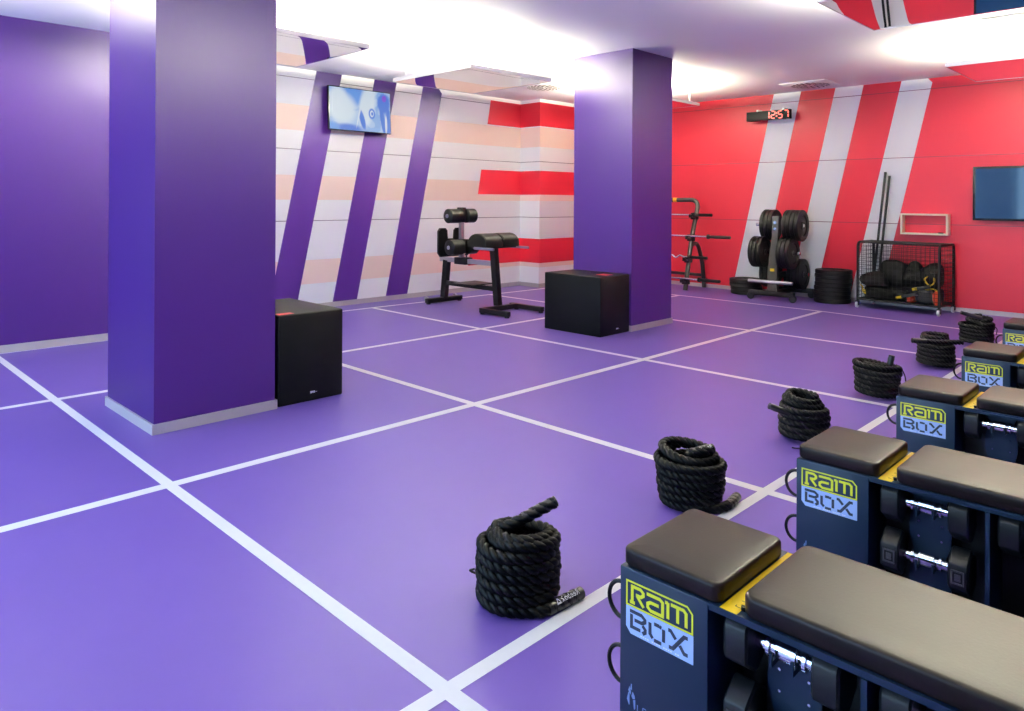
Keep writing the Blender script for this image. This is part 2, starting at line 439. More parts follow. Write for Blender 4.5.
b = MB().box((-.12, .045, -.1), (.12, .083, .1)); b.v = [world(t) @ v for v in b.v]; b.build('wall_mount', M['black_steel'], t)

t = thing('television', 'dark glossy wall television with painted blue reflection, on the red wall at the right edge', 'television', (10.44, 1.64, 1.5))
MB().rbox((10.395, 1.063, 1.165), (10.435, 2.222, 1.83), .006, 2).build('casing', M['tvblack'], t)
MB().box((10.3935, 1.092, 1.193), (10.3945, 2.193, 1.802)).build('screen', tv_off_reflection(), t)
MB().box((10.435, 1.5, 1.4), (XR, 1.8, 1.6)).build('wall_mount', M['black_steel'], t)

t = thing('digital_clock', 'black digital clock with red digits on brackets on the red wall', 'clock', (10.36, 4.83, 2.6))
MB().rbox((10.31, 4.50, 2.60), (10.375, 5.178, 2.738), .006, 2).build('case', M['black_foam'], t)
SEG = {'1': 'bc', '2': 'abged', '5': 'afgcd', '7': 'abc'}
def seg_bar(u0, w0, u1, w1):
    # u to the viewer's right (towards -y), w up; bars in the plane of the clock face
    a = Vector((u0, w0)); b2 = Vector((u1, w1)); d = (b2 - a).normalized(); n = Vector((-d.y, d.x)) * .0065
    P = [a + d * .004, a + d * .012 + n, b2 - d * .012 + n, b2 - d * .004, b2 - d * .012 - n, a + d * .012 - n]
    dig.prism([(10.3075, 4.83 - p.x, 2.669 + p.y) for p in P], (.003, 0, 0))
def digit(ch, u, w=.058, h=.052):
    q = dict(a=(u, h, u + w, h), b=(u + w, h, u + w, 0), c=(u + w, 0, u + w, -h), d=(u, -h, u + w, -h), e=(u, 0, u, -h), f=(u, h, u, 0), g=(u, 0, u + w, 0))
    global dig
    dig = MB()
    for s_ in SEG[ch]: seg_bar(*q[s_])
    dig.build('digit', M['led'], t)
digit('1', -.045); digit('2', .045); digit('5', .155); digit('7', .245)
for w_ in (-.022, .022): MB().box((10.3075, 4.83 - .136, 2.669 + w_ - .008), (10.3105, 4.83 - .120, 2.669 + w_ + .008)).build('colon_dot', M['led'], t)
for y in (5.02, 4.62):
    MB().box((10.345, y - .012, 2.738), (10.365, y + .012, 2.762)).box((10.345, y - .012, 2.755), (XR, y + .012, 2.767)).build('bracket', M['alu'], t)

# ------------------------------------------------------------------ wooden box shelf with remote
t = thing('wall_shelf', 'open pale wooden box shelf on the red wall above the black cage', 'shelf', (10.43, 2.76, .965))
x0, x1, y0, y1, z0, z1, th = 10.365, XR, 2.485, 3.036, .965, 1.238, .022
MB().box((x0, y0, z0), (x1, y1, z0 + th)).build('bottom_board', M['ply'], t)
MB().box((x0, y0, z1 - th), (x1, y1, z1)).build('top_board', M['ply'], t)
MB().box((x0, y0, z0 + th), (x1, y0 + th, z1 - th)).build('side_board', M['ply'], t)
MB().box((x0, y1 - th, z0 + th), (x1, y1, z1 - th)).build('side_board', M['ply'], t)
tag(MB().rbox((10.39, 2.545, z0 + th), (10.43, 2.60, z0 + th + .014), .004, 2).build('remote_control', M['tvblack']), 'small black remote control lying in the pale wooden box shelf', 'remote control')

# ------------------------------------------------------------------ foam jump boxes
def foam_box(x0, x1, y0, y1, label, tagx, logo):
    t = thing('foam_jump_box', label, 'jump box', ((x0 + x1) / 2, (y0 + y1) / 2, 0), 0, 'black foam jump boxes')
    MB().rbox((x0, y0, 0), (x1, y1, .608), .012, 3).build('foam_body', M['black_foam'], t)
    a, b_, c, d = tagx
    MB().rbox((a, c, .607), (b_, d, .6095), .001, 1).build('red_label', M['red_tag'], t)
    u, w = logo
    k = MB()
    for i, (p, q) in enumerate((((0, 0), (.012, .012)), ((.012, .012), (.022, .002)), ((.024, .0), (.036, .012)), ((.04, .004), (.052, .004)))):
        k.box((u + p[0], y0 - .0012, w + min(p[1], q[1])), (u + q[0], y0 + .001, w + max(p[1], q[1]) + .003))
    k.build('white_logo', M['white_tag'], t)
foam_box(2.316, 2.806, 4.447, 5.21, 'tall black foam jump box beside the left purple column', (2.33, 2.44, 4.47, 4.53), (2.55, .052))
foam_box(5.812, 6.315, 4.475, 5.235, 'black foam jump box at the left side of the middle purple column', (6.0, 6.13, 4.55, 4.68), (6.08, .05))

# ------------------------------------------------------------------ battle ropes
def rope_mesh(pts, r, lay=.098, step=.010, n=18):
    P = [Vector(p) for p in pts]
    # resample evenly
    L = [0]
    for a, b2 in zip(P, P[1:]): L.append(L[-1] + (b2 - a).length)
    N = max(4, int(L[-1] / step)); Q = []; j = 0
    for i in range(N + 1):
        s_ = L[-1] * i / N
        while j < len(L) - 2 and L[j + 1] < s_: j += 1
        f = (s_ - L[j]) / max(1e-9, L[j + 1] - L[j]); Q.append(P[j].lerp(P[j + 1], f))
    for _ in range(3): Q = [Q[0]] + [(Q[i - 1] + Q[i] * 2 + Q[i + 1]) / 4 for i in range(1, N)] + [Q[-1]]
    T = [(Q[min(N, i + 1)] - Q[max(0, i - 1)]).normalized() for i in range(N + 1)]
    u = T[0].cross(Vector((0, 0, 1))).normalized(); vs = []; fs = []
    for i in range(N + 1):
        if i: u = T[i - 1].rotation_difference(T[i]) @ u
        u = (u - T[i] * u.dot(T[i])).normalized(); w = T[i].cross(u); tw = 2 * pi * (L[-1] * i / N) / lay
        for k in range(n):
            a = 2 * pi * k / n; rr = r * (.74 + .30 * abs(cos(1.5 * a)) ** .75)
            vs.append(Q[i] + (u * cos(a + tw) + w * sin(a + tw)) * rr)
    for i in range(N):
        for k in range(n): fs.append((i * n + k, i * n + (k + 1) % n, (i + 1) * n + (k + 1) % n, (i + 1) * n + k))
    fs += [tuple(range(n - 1, -1, -1)), tuple(N * n + k for k in range(n))]
    return vs, fs
def coil(turns, r0, r1, z0, z1, a0, c=(0, 0), tilt=0.0, tdir=-pi / 2, wob=.004, sgn=-1):
    """points of a stacked coil; sgn -1 runs clockwise seen from above"""
    N = int(turns * 40); out = []
    ph = random.random() * 6
    for i in range(N + 1):
        f = i / N; a = a0 + sgn * 2 * pi * turns * f; r = r0 + (r1 - r0) * f + wob * sin(3 * a + ph) + wob * .7 * sin(1.7 * a + ph)
        z = z0 + (z1 - z0) * f + tilt * r * cos(a - tdir)
        out.append((c[0] + r * cos(a), c[1] + r * sin(a), z))
    return out
def spline(pts, n=10):
    P = [Vector(p) for p in pts]; out = []
    for i in range(len(P) - 1):
        p0, p1, p2, p3 = P[max(0, i - 1)], P[i], P[i + 1], P[min(len(P) - 1, i + 2)]
        for k in range(n):
            f = k / n
            out.append(.5 * ((2 * p1) + (p2 - p0) * f + (2 * p0 - 5 * p1 + 4 * p2 - p3) * f * f + (3 * p1 - p0 - 3 * p2 + p3) * f ** 3))
    out.append(P[-1]); return out
YAW = .792021
def text_mesh(body, size):
    cu = bpy.data.curves.new('lettering', 'FONT'); cu.body = body; cu.size = size; cu.align_x = 'CENTER'; cu.align_y = 'CENTER'; cu.resolution_u = 2
    ob = bpy.data.objects.new('lettering_source', cu); COL.objects.link(ob)
    bpy.context.view_layer.update()
    me = bpy.data.meshes.new_from_object(ob.evaluated_get(bpy.context.evaluated_depsgraph_get()))
    vs = [v.co.copy() for v in me.vertices]; fs = [list(p.vertices) for p in me.polygons]
    bpy.data.objects.remove(ob); bpy.data.curves.remove(cu); bpy.data.meshes.remove(me)
    return vs, fs
def rope_thing(x, y, label, path, sleeves, R=.0215, extra=None, text=None):
    t = thing('battle_rope', label, 'battle rope', (x, y, 0), -YAW, 'coiled battle ropes on the floor')
    W = world(t)
    vs, fs = rope_mesh(path, R)
    lo = min(v.z for v in vs)
    if lo < .001: vs = [Vector((v.x, v.y, v.z if v.z > .001 else .001)) for v in vs]
    m = MB().add([W @ v for v in vs], fs, 0, True); m.build('rope', M['rope'], t)
    for a, b2, r in sleeves:
        key = (a, b2); a, b2 = Vector(a), Vector(b2); d = (b2 - a).normalized(); m = MB()
        N = 10; pts = [a.lerp(b2, i / N) for i in range(N + 1)] + [b2 + d * .003]
        rr = [r * (1 + .05 * sin(i * 1.9)) for i in range(N + 1)] + [r * .75]
        m.tube([W @ p for p in pts], rr, 14); h = m.build('handle', M['sleeve'], t)
        if text and text[0] == key:
            # lettering wrapped round the upper, camera-facing side of the sleeve
            vs, fs = text_mesh('Reebok', text[1]); k = MB(); facing = Vector(text[2]).normalized()
            facing = (facing - d * facing.dot(d)).normalized(); side = d.cross(facing).normalized(); mid = a.lerp(b2, text[3])
            xs, ysg = (-1, -1) if text[4] else (1, 1)
            def wrap(px, py):
                px *= xs; py *= ysg; an = py / r
                return W @ (mid + d * px + (facing * cos(an) + side * sin(an)) * (r * 1.085 + .0006))
            k.add([wrap(v.x, v.y) for v in vs], fs)
            if text[5]:
                s_ = text[1] * .55; ox = text[1] * 2.1
                def tri(c): return [(ox + c * s_ * q[0], c * s_ * q[1]) for q in ((0, .75), (-.75, -.65), (.75, -.65))]
                o_, i_ = tri(1), tri(.5)
                for e_ in range(3):
                    q0, q1, p0, p1 = o_[e_], o_[(e_ + 1) % 3], i_[e_], i_[(e_ + 1) % 3]; ring = []
                    for i in range(9):
                        f = i / 8
                        ring += [wrap(q0[0] + (q1[0] - q0[0]) * f, q0[1] + (q1[1] - q0[1]) * f), wrap(p0[0] + (p1[0] - p0[0]) * f, p0[1] + (p1[1] - p0[1]) * f)]
                    k.add(ring, [(2 * i, 2 * i + 2, 2 * i + 3, 2 * i + 1) for i in range(8)])
            k.build('white_lettering', M['white_tag'], h)
    for p in (extra or []):
        MB().tube([W @ Vector(q) for q in spline(p, 8)], .004, 6).build('tie_cord', M['cord'], t)
    return t
R = .0215
# 1: nearest rope - lower tail with white lettering, upper tail pointing up right
tail = spline([(.205, -.015, R), (.13, -.08, R), (.08, -.118, R)], 8)
p = tail + coil(5.3, .127, .127, R, R + 5.0 * .037, -pi / 2 + .35, wob=.004)[2:] + \
    coil(2.2, .122, .088, .205, .238, -pi / 2 + .35 - 2 * pi * .3, (.014, -.002), .13)[8:]
p += spline([p[-1], (-.078, .01, .245), (-.035, -.005, .25), (.05, .01, .288), (.13, .03, .322)], 8)[3:]
rope_thing(1.800, 1.741, 'nearest coiled black battle rope, one end pointing up, lettered end lying on the floor', p,
           [((.10, -.105, R * .96), (.222, .0, R * .96), .0205), ((.02, .004, .275), (.135, .032, .325), .0195)],
           R, [[(-.145, .03, .07), (-.165, .02, .085), (-.15, .0, .1)]], (((.10, -.105, R * .96), (.222, .0, R * .96)), (.027), (-.25, -.8, .75), .60, True, True))
# 2
p = spline([(.215, .02, R), (.15, -.07, R), (.08, -.112, R)], 8) + coil(5.4, .122, .142, R, R + 5.2 * .036, -pi / 2 + .4, wob=.005)[2:] + \
    coil(1.5, .128, .1, .222, .245, -pi / 2 + .4 - 2 * pi * .4, (-.012, .01), .12, 2.6)[6:]
p += spline([p[-1], (-.03, -.075, .252), (.035, -.075, .262), (.085, -.04, .262)], 8)[3:]
rope_thing(2.925, 1.731, 'second coiled black battle rope from the camera, bottom end reaching toward the white line', p,
           [((.15, -.07, R), (.222, .028, R), .021), ((-.02, -.077, .255), (.09, -.036, .264), .0225)], R, None,
           (((-.02, -.077, .255), (.09, -.036, .264)), .022, (-.1, -.8, .8), .6, True, False))
# 3: tapering, end sticking out to the left
p = coil(5.2, .124, .118, R, R + 5 * .036, 2.4, wob=.005) + coil(2.4, .1, .07, .205, .262, 2.4 - 2 * pi * .2, (-.005, .01), .1, 2.5)[4:]
rope_thing(4.182, 1.737, 'third coiled black battle rope, dome-shaped, one end sticking out to the left', p,
           [((-.1, -.06, .165), (-.225, -.075, .215), .019)], R, [[(-.03, -.14, .05), (-.04, -.16, .008), (-.1, -.17, .006), (-.13, -.165, .008)]])
# 4: broad flat coil, short end standing up
p = coil(5.3, .126, .137, R, R + 5 * .037, 1.2, wob=.006) + coil(1.3, .118, .09, .222, .235, 1.2 - 2 * pi * .3, (-.05, .0), -.1, 0)[4:]
rope_thing(5.500, 1.750, 'fourth coiled black battle rope, broad, with a short end standing straight up', p,
           [((.05, -.05, .2), (.07, -.05, .3), .021)], R, [[(.135, -.06, .21), (.165, -.05, .15), (.17, -.05, .08), (.15, -.06, .1)]])
# 5: long straight ends across the top
p = coil(5.2, .128, .12, R, R + 4.9 * .036, 1.0, wob=.004) + coil(2.2, .09, .085, .222, .262, 1.0 - 2 * pi * .2, (-.0, .03), .0)[4:]
q = spline([(.155, -.1, .222), (.05, -.115, .224), (-.1, -.11, .226), (-.26, -.1, .235)], 10)
t5 = rope_thing(6.867, 1.726, 'fifth coiled black battle rope, one straight end lying across its top to the left', p, [((-.15, -.108, .2285), (-.262, -.1, .2355), .021)], R)
vs, fs = rope_mesh(q, R); W = world(t5); MB().add([W @ v for v in vs], fs, 0, True).build('rope', M['rope'], t5)
# 6
p = coil(5.6, .122, .13, R, R + 5.3 * .036, 2.0, wob=.008) + coil(1.6, .1, .08, .235, .265, 2.0 - 2 * pi * .6, (.03, .01), .1, 1)[4:]
rope_thing(8.195, 1.706, 'farthest coiled black battle rope, ragged, one end jutting up to the left', p,
           [((-.005, -.07, .268), (-.18, -.03, .318), .019)], R, [[(.14, .0, .2), (.17, -.03, .16), (.17, -.02, .1)]])

# ------------------------------------------------------------------ workout benches with dumbbell bays
def polyline_strip(mb, pts, w, to3, closed=False):
    P = [Vector(p) for p in pts]; n = len(P)
    L = []; Rr = []
    for i in range(n):
        a = P[i - 1] if (i > 0 or closed) else None; b2 = P[(i + 1) % n] if (i < n - 1 or closed) else None
        d1 = (P[i] - a).normalized() if a is not None else None; d2 = (b2 - P[i]).normalized() if b2 is not None else None
        if d1 is None: d1 = d2
        if d2 is None: d2 = d1
        m = Vector((-(d1.y + d2.y), d1.x + d2.x))
        if m.length < 1e-6: m = Vector((-d1.y, d1.x))
        m.normalize(); k = w / 2 / max(.45, m.dot(Vector((-d1.y, d1.x))))
        L.append(P[i] + m * k); Rr.append(P[i] - m * k)
    vs = [to3(*v) for v in L + Rr]
    fs = [(i, (i + 1) % n, n + (i + 1) % n, n + i) for i in range(n if closed else n - 1)]
    mb.add(vs, fs)
# lettering strokes in label millimetres (x to the reader's right, y up; label is 192 x 134, divider at 68)
RAM = [[(19, 122), (19, 82)], [(12, 81), (27, 81)], [(15, 121), (44, 121), (52, 115), (52, 109), (45, 103), (30, 103)], [(33, 102), (53, 80)],
       [(62, 119), (100, 119), (108, 114), (108, 81), (74, 81), (65, 87), (65, 96), (73, 101), (97, 101)],
       [(115, 119), (123, 119)], [(123, 121), (123, 81)], [(131, 119), (166, 119), (173, 113), (173, 80)], [(150, 119), (150, 81)]]
BOX = [[(12, 58), (47, 58), (57, 51), (57, 45), (48, 39), (26, 39)], [(17, 51), (17, 19), (44, 19)], [(50, 34), (58, 27), (58, 20), (50, 14)],
       [(84, 53), (99, 53)], [(72, 52), (72, 24), (80, 16)], [(111, 50), (111, 19)], [(84, 13), (105, 13)], [(99, 53), (105, 51)],
       [(124, 56), (131, 56), (145, 41)], [(178, 56), (168, 56), (137, 16), (126, 16)], [(156, 31), (168, 16), (178, 16)]]
def make_bench():
    t = thing('workout_bench', 'x', 'workout bench', (0, 0, 0), 0, 'workout benches with dumbbell bays in a row')
    Wd, Hb, Ln = .37, .45, 1.22
    b = MB().rbox((0, -.249, .0), (Wd, 0, Hb), .004, 2); b.build('end_cabinet', M['navy'], t)
    c = MB()
    c.box((.0, -Ln, Hb - .007), (Wd, -.248, Hb)); c.box((.004, -Ln, Hb - .017), (Wd - .004, -.248, Hb - .009))
    c.box((.0, -Ln, 0), (Wd, -.248, .02)); c.box((Wd - .008, -Ln, .02), (Wd, -.248, Hb - .01))
    c.box((.0, -Ln, 0), (Wd, -Ln + .01, Hb - .002))
    c.build('bench_frame', M['navy'], t)
    MB().box((.175, -Ln + .012, .0205), (.185, -.25, Hb - .018)).build('bay_liner', M['navy_in'], t)
    for s_ in (.592, .918):
        MB().box((.0, -s_ - .006, .0205), (.174, -s_ + .006, Hb - .018)).build('divider', M['navy'], t)
    # dumbbell cradles: plates with hollowed edges, screws and prongs under each handle
    for bay in range(3):
        yc = -.41 - bay * .335
        prof = []
        zs = [.0205 + (Hb - .039) * k / 24 for k in range(25)]
        hw = lambda z: .062 - .016 * max(math.exp(-((z - .375) / .035) ** 2), math.exp(-((z - .2) / .035) ** 2))
        poly = [(.1, yc + hw(z), z) for z in zs] + [(.1, yc - hw(z), z) for z in reversed(zs)]
        h = MB().prism(poly, (.005, 0, 0)).box((.105, yc - .01, .0205), (.175, yc + .01, Hb - .018))
        for z in (.375, .2):
            for dy in (-.024, .024): h.box((.03, yc + dy - .003, z - .026), (.1, yc + dy + .003, z - .0135)); h.box((.03, yc + dy - .003, z - .0136), (.036, yc + dy + .003, z + .006))
        h = h.build('cradle', M['navy'], t)
        for z in (.415, .31, .26):
            for dy in (-.034, .034): MB().cyl((.0975, yc + dy, z), (.1, yc + dy, z), .0035, 8).build('screw', M['chrome'], h)
    MB().cushion(.004, .345, -.277, -.002, Hb + .0005, .497, .024, .010, .002).build('seat_pad', M['leather'], t)
    MB().cushion(.004, .352, -Ln - .0, -.327, Hb + .0005, .500, .03, .011, .002).build('bench_pad', M['leather'], t)
    y = MB().box((.002, -.3195, Hb + .0002), (Wd - .004, -.2775, Hb + .0012)); y = y.build('yellow_scale', M['yellow'], t)
    k = MB()
    for i in range(22):
        x = .03 + i * .0155; l = .014 if i % 2 == 0 else .007
        k.box((x, -.316, Hb + .0012), (x + .0016, -.316 + l, Hb + .0016))
        if i % 4 == 0: k.box((x, -.3025, Hb + .0012), (x + .008, -.301, Hb + .0016))
    k.build('scale_marks', M['ink'], y)
    k = MB().cyl((.03, -.3225, Hb), (.03, -.3225, Hb + .009), .006, 10); k.build('bolt', M['black_steel'], t)
    # label plate
    X = -.0012
    to3 = lambda mm, up: Vector((X, -.020 - mm / 1000, .288 + up / 1000))
    lb = MB().prism([to3(a, b2) + Vector((.0004, 0, 0)) for a, b2 in ((0, 68), (0, 16), (14, 0), (192, 0), (192, 68))], (.0006, 0, 0)).build('label', M['logo_blue'], t)
    k = MB(); X = -.0014
    polyline_strip(k, [(2.5, 71.5), (2.5, 131.5), (176, 131.5), (189.5, 118), (189.5, 71.5)], 4.6, to3, True)
    for s_ in RAM: polyline_strip(k, s_, 8.2, to3)
    k.build('yellow_lettering', M['logo_yellow'], lb)
    k = MB()
    for s_ in BOX: polyline_strip(k, s_, 9.0, to3)
    k.build('dark_lettering', M['logo_dark'], lb)
    k = MB()
    for i in range(17):
        if i % 5 != 4: k.add([to3(44 + i * 6.6, 4.5), to3(48.5 + i * 6.6, 4.5), to3(48.5 + i * 6.6, 8), to3(44 + i * 6.6, 8)], [(0, 1, 2, 3)])
    k.build('small_print', M['white_tag'], lb)
    k = MB()   # maker's mark low on the cabinet
    to4 = lambda a, b2: Vector((-.001, -.024 - a * .8 / 1000, .092 + b2 * .8 / 1000))
    for poly in ([(0, 34), (5, 55), (10, 63), (10, 20), (8, 18)], [(5, 63), (10, 78), (16, 62), (15, 52)], [(13, 70), (15, 88), (19, 88), (19, 68)],
                 [(17, 50), (22, 66), (30, 54), (31, 46), (22, 42)], [(24, 40), (32, 44), (32, 16), (27, 10)]):
        k.add([to4(a, b2) for a, b2 in poly], [tuple(range(len(poly)))])
    for s_ in ([(40, 32), (40, 12), (52, 12)], [(60, 32), (60, 12), (72, 12)], [(60, 22), (70, 22)], [(60, 32), (72, 32)]):
        polyline_strip(k, s_, 3.4, to4)
    k.build('maker_mark', M['logo_dim'], t)
    for z in (.355, .19):   # hoops on the end face
        pts = [(.012, .002, z + .046)] + [(.012, .002 + .040 * sin(a), z + .046 * cos(a)) for a in [pi * i / 14 for i in range(1, 14)]] + [(.012, .002, z - .046)]
        MB().tube(pts, .0055, 8).build('hoop', M['black_steel'], t)
    for fx, fy in ((.03, -.03), (.34, -.03), (.03, -1.18), (.34, -1.18)): pass
    return t
BN = [((1.513, 1.097), 'nearest workout bench in the row, its long brown pad filling the lower right corner'),
      ((2.596, 1.103), 'second workout bench from the camera, dumbbells showing in its side'),
      ((3.788, 1.124), 'third workout bench from the camera, one chrome dumbbell handle visible'),
      ((5.046, 1.133), 'fourth workout bench from the camera, cut by the right edge of the photo'),
      ((6.366, 1.166), 'farthest workout bench, only its seat corner and part of its label visible')]
bench = make_bench()
for i, ((x, y), lab) in enumerate(BN):
    o = bench if i == 0 else dup(bench, (x, y, 0))
    o.location = (x, y, 0); o['label'] = lab
# dumbbells in the bays (things of their own)
def make_dumbbell(marked):
    t = thing('dumbbell', 'x', 'dumbbell', (0, 0, 0), 0, 'dumbbells in the bench bays')
    for s_ in (1, -1):
        a, b2 = .071 * s_, .130 * s_; r = .064; m = MB()
        lay = ((a, r * .9), (a + .005 * s_, r), (b2 - .006 * s_, r), (b2, r * .9))
        vs = []; fs = []
        for yy, rr in lay:
            for k in range(12):
                q, f = divmod(k, 2); an = pi / 3 * q + (pi / 6 if 0 else 0) + (-.90 if f == 0 else .90) * pi / 6 + pi / 6 * 0
                # flats face +-x : corners at 30 deg offsets, trimmed
                vs.append((rr * cos(an) * .96, yy, rr * sin(an) * .96))
        for i in range(3):
            for k in range(12): fs.append((i * 12 + k, i * 12 + (k + 1) % 12, (i + 1) * 12 + (k + 1) % 12, (i + 1) * 12 + k))
        fs += [tuple(range(12)), tuple(36 + k for k in range(12))]
        h = m.add(vs, fs).build('hex_head', M['rubber'], t)
        if not marked: continue
        yc = (a + b2) / 2; k = MB(); X = -.0605
        for u0, u1, w0, w1 in ((-.018, .018, .014, .018), (-.018, .018, -.018, -.014), (-.018, -.014, -.014, .014), (.014, .018, -.014, .014), (-.008, .008, -.002, .008), (-.008, .008, -.009, -.004)):
            k.box((X, yc + u0, w0), (X + .004, yc + u1, w1))
        k.build('embossed_mark', M['rubber_lt'], h)
    g = MB().lathe([(.0, -.074), (.0125, -.0735), (.0125, -.045), (.0195, -.0445), (.0195, -.037), (.0125, -.0365), (.013, -.024), (.0185, -.0225), (.0185, .0225), (.013, .024), (.0125, .0365), (.0195, .037), (.0195, .0445), (.0125, .045), (.0125, .0735), (0, .074)], (0, 0, 0), (0, 1, 0), 18)
    g.build('handle', M['chrome'], t)
    return t
DB = [(0, 0, .375, 'upper black hex dumbbell with chrome handle in the side of the nearest bench'),
      (0, 0, .200, 'lower black hex dumbbell in the nearest bench, at the bottom edge of the photo'),
      (0, 1, .375, 'shadowed black dumbbell right of the divider in the nearest bench'),
      (1, 0, .375, 'upper black hex dumbbell with chrome handle in the side of the second bench'),
      (1, 0, .200, 'lower black hex dumbbell with chrome handle in the side of the second bench'),
      (1, 1, .375, 'black hex dumbbell right of the divider in the second bench, at the right edge'),
      (2, 0, .375, 'small black dumbbell with chrome handle in the side of the third bench'),
      (3, 0, .375, 'black dumbbell in the side of the fourth bench, at the right edge of the photo')]
protos = {}
for i, (bi, bay, z, lab) in enumerate(DB):
    (bx, by) = BN[bi][0]; loc = (bx + .066, by - .41 - bay * .335, z)
    mk = z < .3
    if mk not in protos: o = protos[mk] = make_dumbbell(mk)
    else: o = dup(protos[mk], loc)
    o.location = loc; o['label'] = lab
    if bi == 0: o.scale = (1.0, 1.0, 1.22)

# ------------------------------------------------------------------ back extension bench
t = thing('hyperextension_bench', 'black and silver back extension bench with rollers before the striped back wall', 'exercise bench', (6.3, 7.0, 0))
gx = 6.3
MB().rbox((6.0, 7.455, .015), (6.6, 7.535, .075), .008, 2).build('rear_foot', M['black_steel'], t)
f = MB().rbox((5.955, 5.95, .015), (6.02, 6.43, .075), .008, 2).rbox((6.545, 5.95, .015), (6.61, 6.50, .075), .008, 2).rbox((6.0, 6.365, .015), (6.57, 6.435, .075), .008, 2)
f.build('front_foot', M['black_steel'], t)
for x, y in ((6.03, 7.495), (6.57, 7.495), (5.987, 5.98), (6.577, 5.98), (5.987, 6.4), (6.577, 6.4)):
    MB().cyl((x, y, 0), (x, y, .02), .03, 12).build('rubber_foot', M['rubber'], t)
for x in (6.05, 6.55): MB().cyl((x - .015, 7.56, .06), (x + .015, 7.56, .06), .035, 14).build('wheel', M['silver'], t)
def sqtube(m, a, b2, w, d_):
    a, b2 = Vector(a), Vector(b2); z = (b2 - a).normalized(); x = Vector((1, 0, 0)); y = z.cross(x).normalized(); x = y.cross(z)
    q = [(-w, -d_), (w, -d_), (w, d_), (-w, d_)]
    vs = [p + x * u / 2 + y * v / 2 for p in (a, b2) for u, v in q]
    return m.add(vs, [(3, 2, 1, 0), (4, 5, 6, 7), (0, 1, 5, 4), (1, 2, 6, 5), (2, 3, 7, 6), (3, 0, 4, 7)])
sqtube(MB(), (gx, 7.495, .07), (gx, 7.44, .575), .07, .085).build('rear_upright', M['black_steel'], t)
sqtube(MB(), (gx, 6.455, .07), (gx, 6.535, .79), .07, .085).build('front_upright', M['black_steel'], t)
sqtube(MB(), (gx, 7.56, .585), (gx, 6.53, .585), .055, .06).build('top_rail', M['silver'], t)
sqtube(MB(), (gx, 7.46, .27), (gx, 6.5, .27), .05, .055).build('low_rail', M['black_steel'], t)
MB().rbox((6.1, 6.72, .298), (6.5, 7.1, .312), .004, 2).build('step_plate', M['black_steel'], t)
c = MB().rbox((6.235, 7.0, .54), (6.365, 7.22, .63), .006, 2); c.build('carriage', M['black_steel'], t)
k = MB().cyl((gx, 7.05, .63), (gx, 7.05, .66), .008, 8).lathe([(0, 0), (.022, .002), (.022, .016), (0, .018)], (gx, 7.05, .66), (0, 0, 1), 14); k.build('knob', M['black_steel'], t)
sqtube(MB(), (gx, 7.15, .6), (gx, 7.15, 1.26), .05, .05).build('roller_post', M['silver'], t)
MB().rbox((6.265, 7.1, .68), (6.335, 7.2, .87), .006, 2).build('collar', M['black_steel'], t)
MB().rbox((6.265, 7.1, 1.09), (6.335, 7.2, 1.285), .006, 2).build('collar', M['black_steel'], t)
for z, y in ((1.175, 7.13), (.768, 7.1)):
    for s_ in (-1, 1):
        a = gx + s_ * .04; b2 = gx + s_ * (.262 if s_ < 0 else .205); r = .093 if z > 1 else .1
        MB().lathe([(0, 0), (r - .02, 0), (r, .015), (r, abs(b2 - a) - .015), (r - .02, abs(b2 - a)), (.03, abs(b2 - a) + .001), (0, abs(b2 - a) + .001)], (a, y, z), (s_, 0, 0), 24).build('roller_pad', M['pad'], t)
        MB().lathe([(0, 0), (.026, 0), (.026, .008), (0, .012)], (b2, y, z), (s_, 0, 0), 14).build('roller_cap', M['silver'], t)
pl = []
x0, x1, z0, z1 = 6.07, 6.50, .63, 1.01
poly = [(x0 + .04, z0), (x1 - .04, z0), (x1, z0 + .05), (x1, z1 - .04), (x1 - .03, z1), (x1 - .12, z1), (x1 - .15, z1 - .03), (x1 - .16, z1 - .14), (x0 + .16, z1 - .14), (x0 + .15, z1 - .03), (x0 + .12, z1), (x0 + .03, z1), (x0, z1 - .04), (x0, z0 + .05)]
MB().prism([(px, 7.34, pz) for px, pz in poly], (0, .03, 0)).build('foot_plate', M['black_steel'], t)
MB().box((gx - .02, 7.2, .72), (gx + .02, 7.34, .76)).build('plate_arm', M['black_steel'], t)
for xa, xb in ((5.995, 6.28), (6.305, 6.575)):
    prof = [(.165, 0), (.17, .02), (.168, .06)] + [(.168 * cos(a), .06 + .105 * sin(a)) for a in [pi * k / 16 for k in range(1, 16)]] + [(-.168, .06), (-.17, .02), (-.165, 0)]
    m = MB(); n = len(prof); rows = ((xa, .9), (xa + .012, 1), (xb - .012, 1), (xb, .9)); vs = []; fs = []
    for x, sc in rows:
        for py, pz in prof: vs.append((x, 6.52 + py * (sc * .5 + .5), .805 + pz * (sc * .6 + .4)))
    for i in range(3):
        for q in range(n): fs.append((i * n + q, i * n + (q + 1) % n, (i + 1) * n + (q + 1) % n, (i + 1) * n + q))
    fs += [tuple(range(n)), tuple(3 * n + q for q in range(n))]
    m.add(vs, fs, 0, True).build('dome_pad', M['pad'], t)
MB().rbox((6.0, 6.42, .785), (6.6, 6.62, .806), .004, 2).build('pad_base', M['black_steel'], t)
for x in (5.995, 6.6):
    MB().tube([(x, 6.56, .79), (x, 6.3, .79), (x, 6.22, .79)], .017, 10).build('side_handle', M['silver'], t)

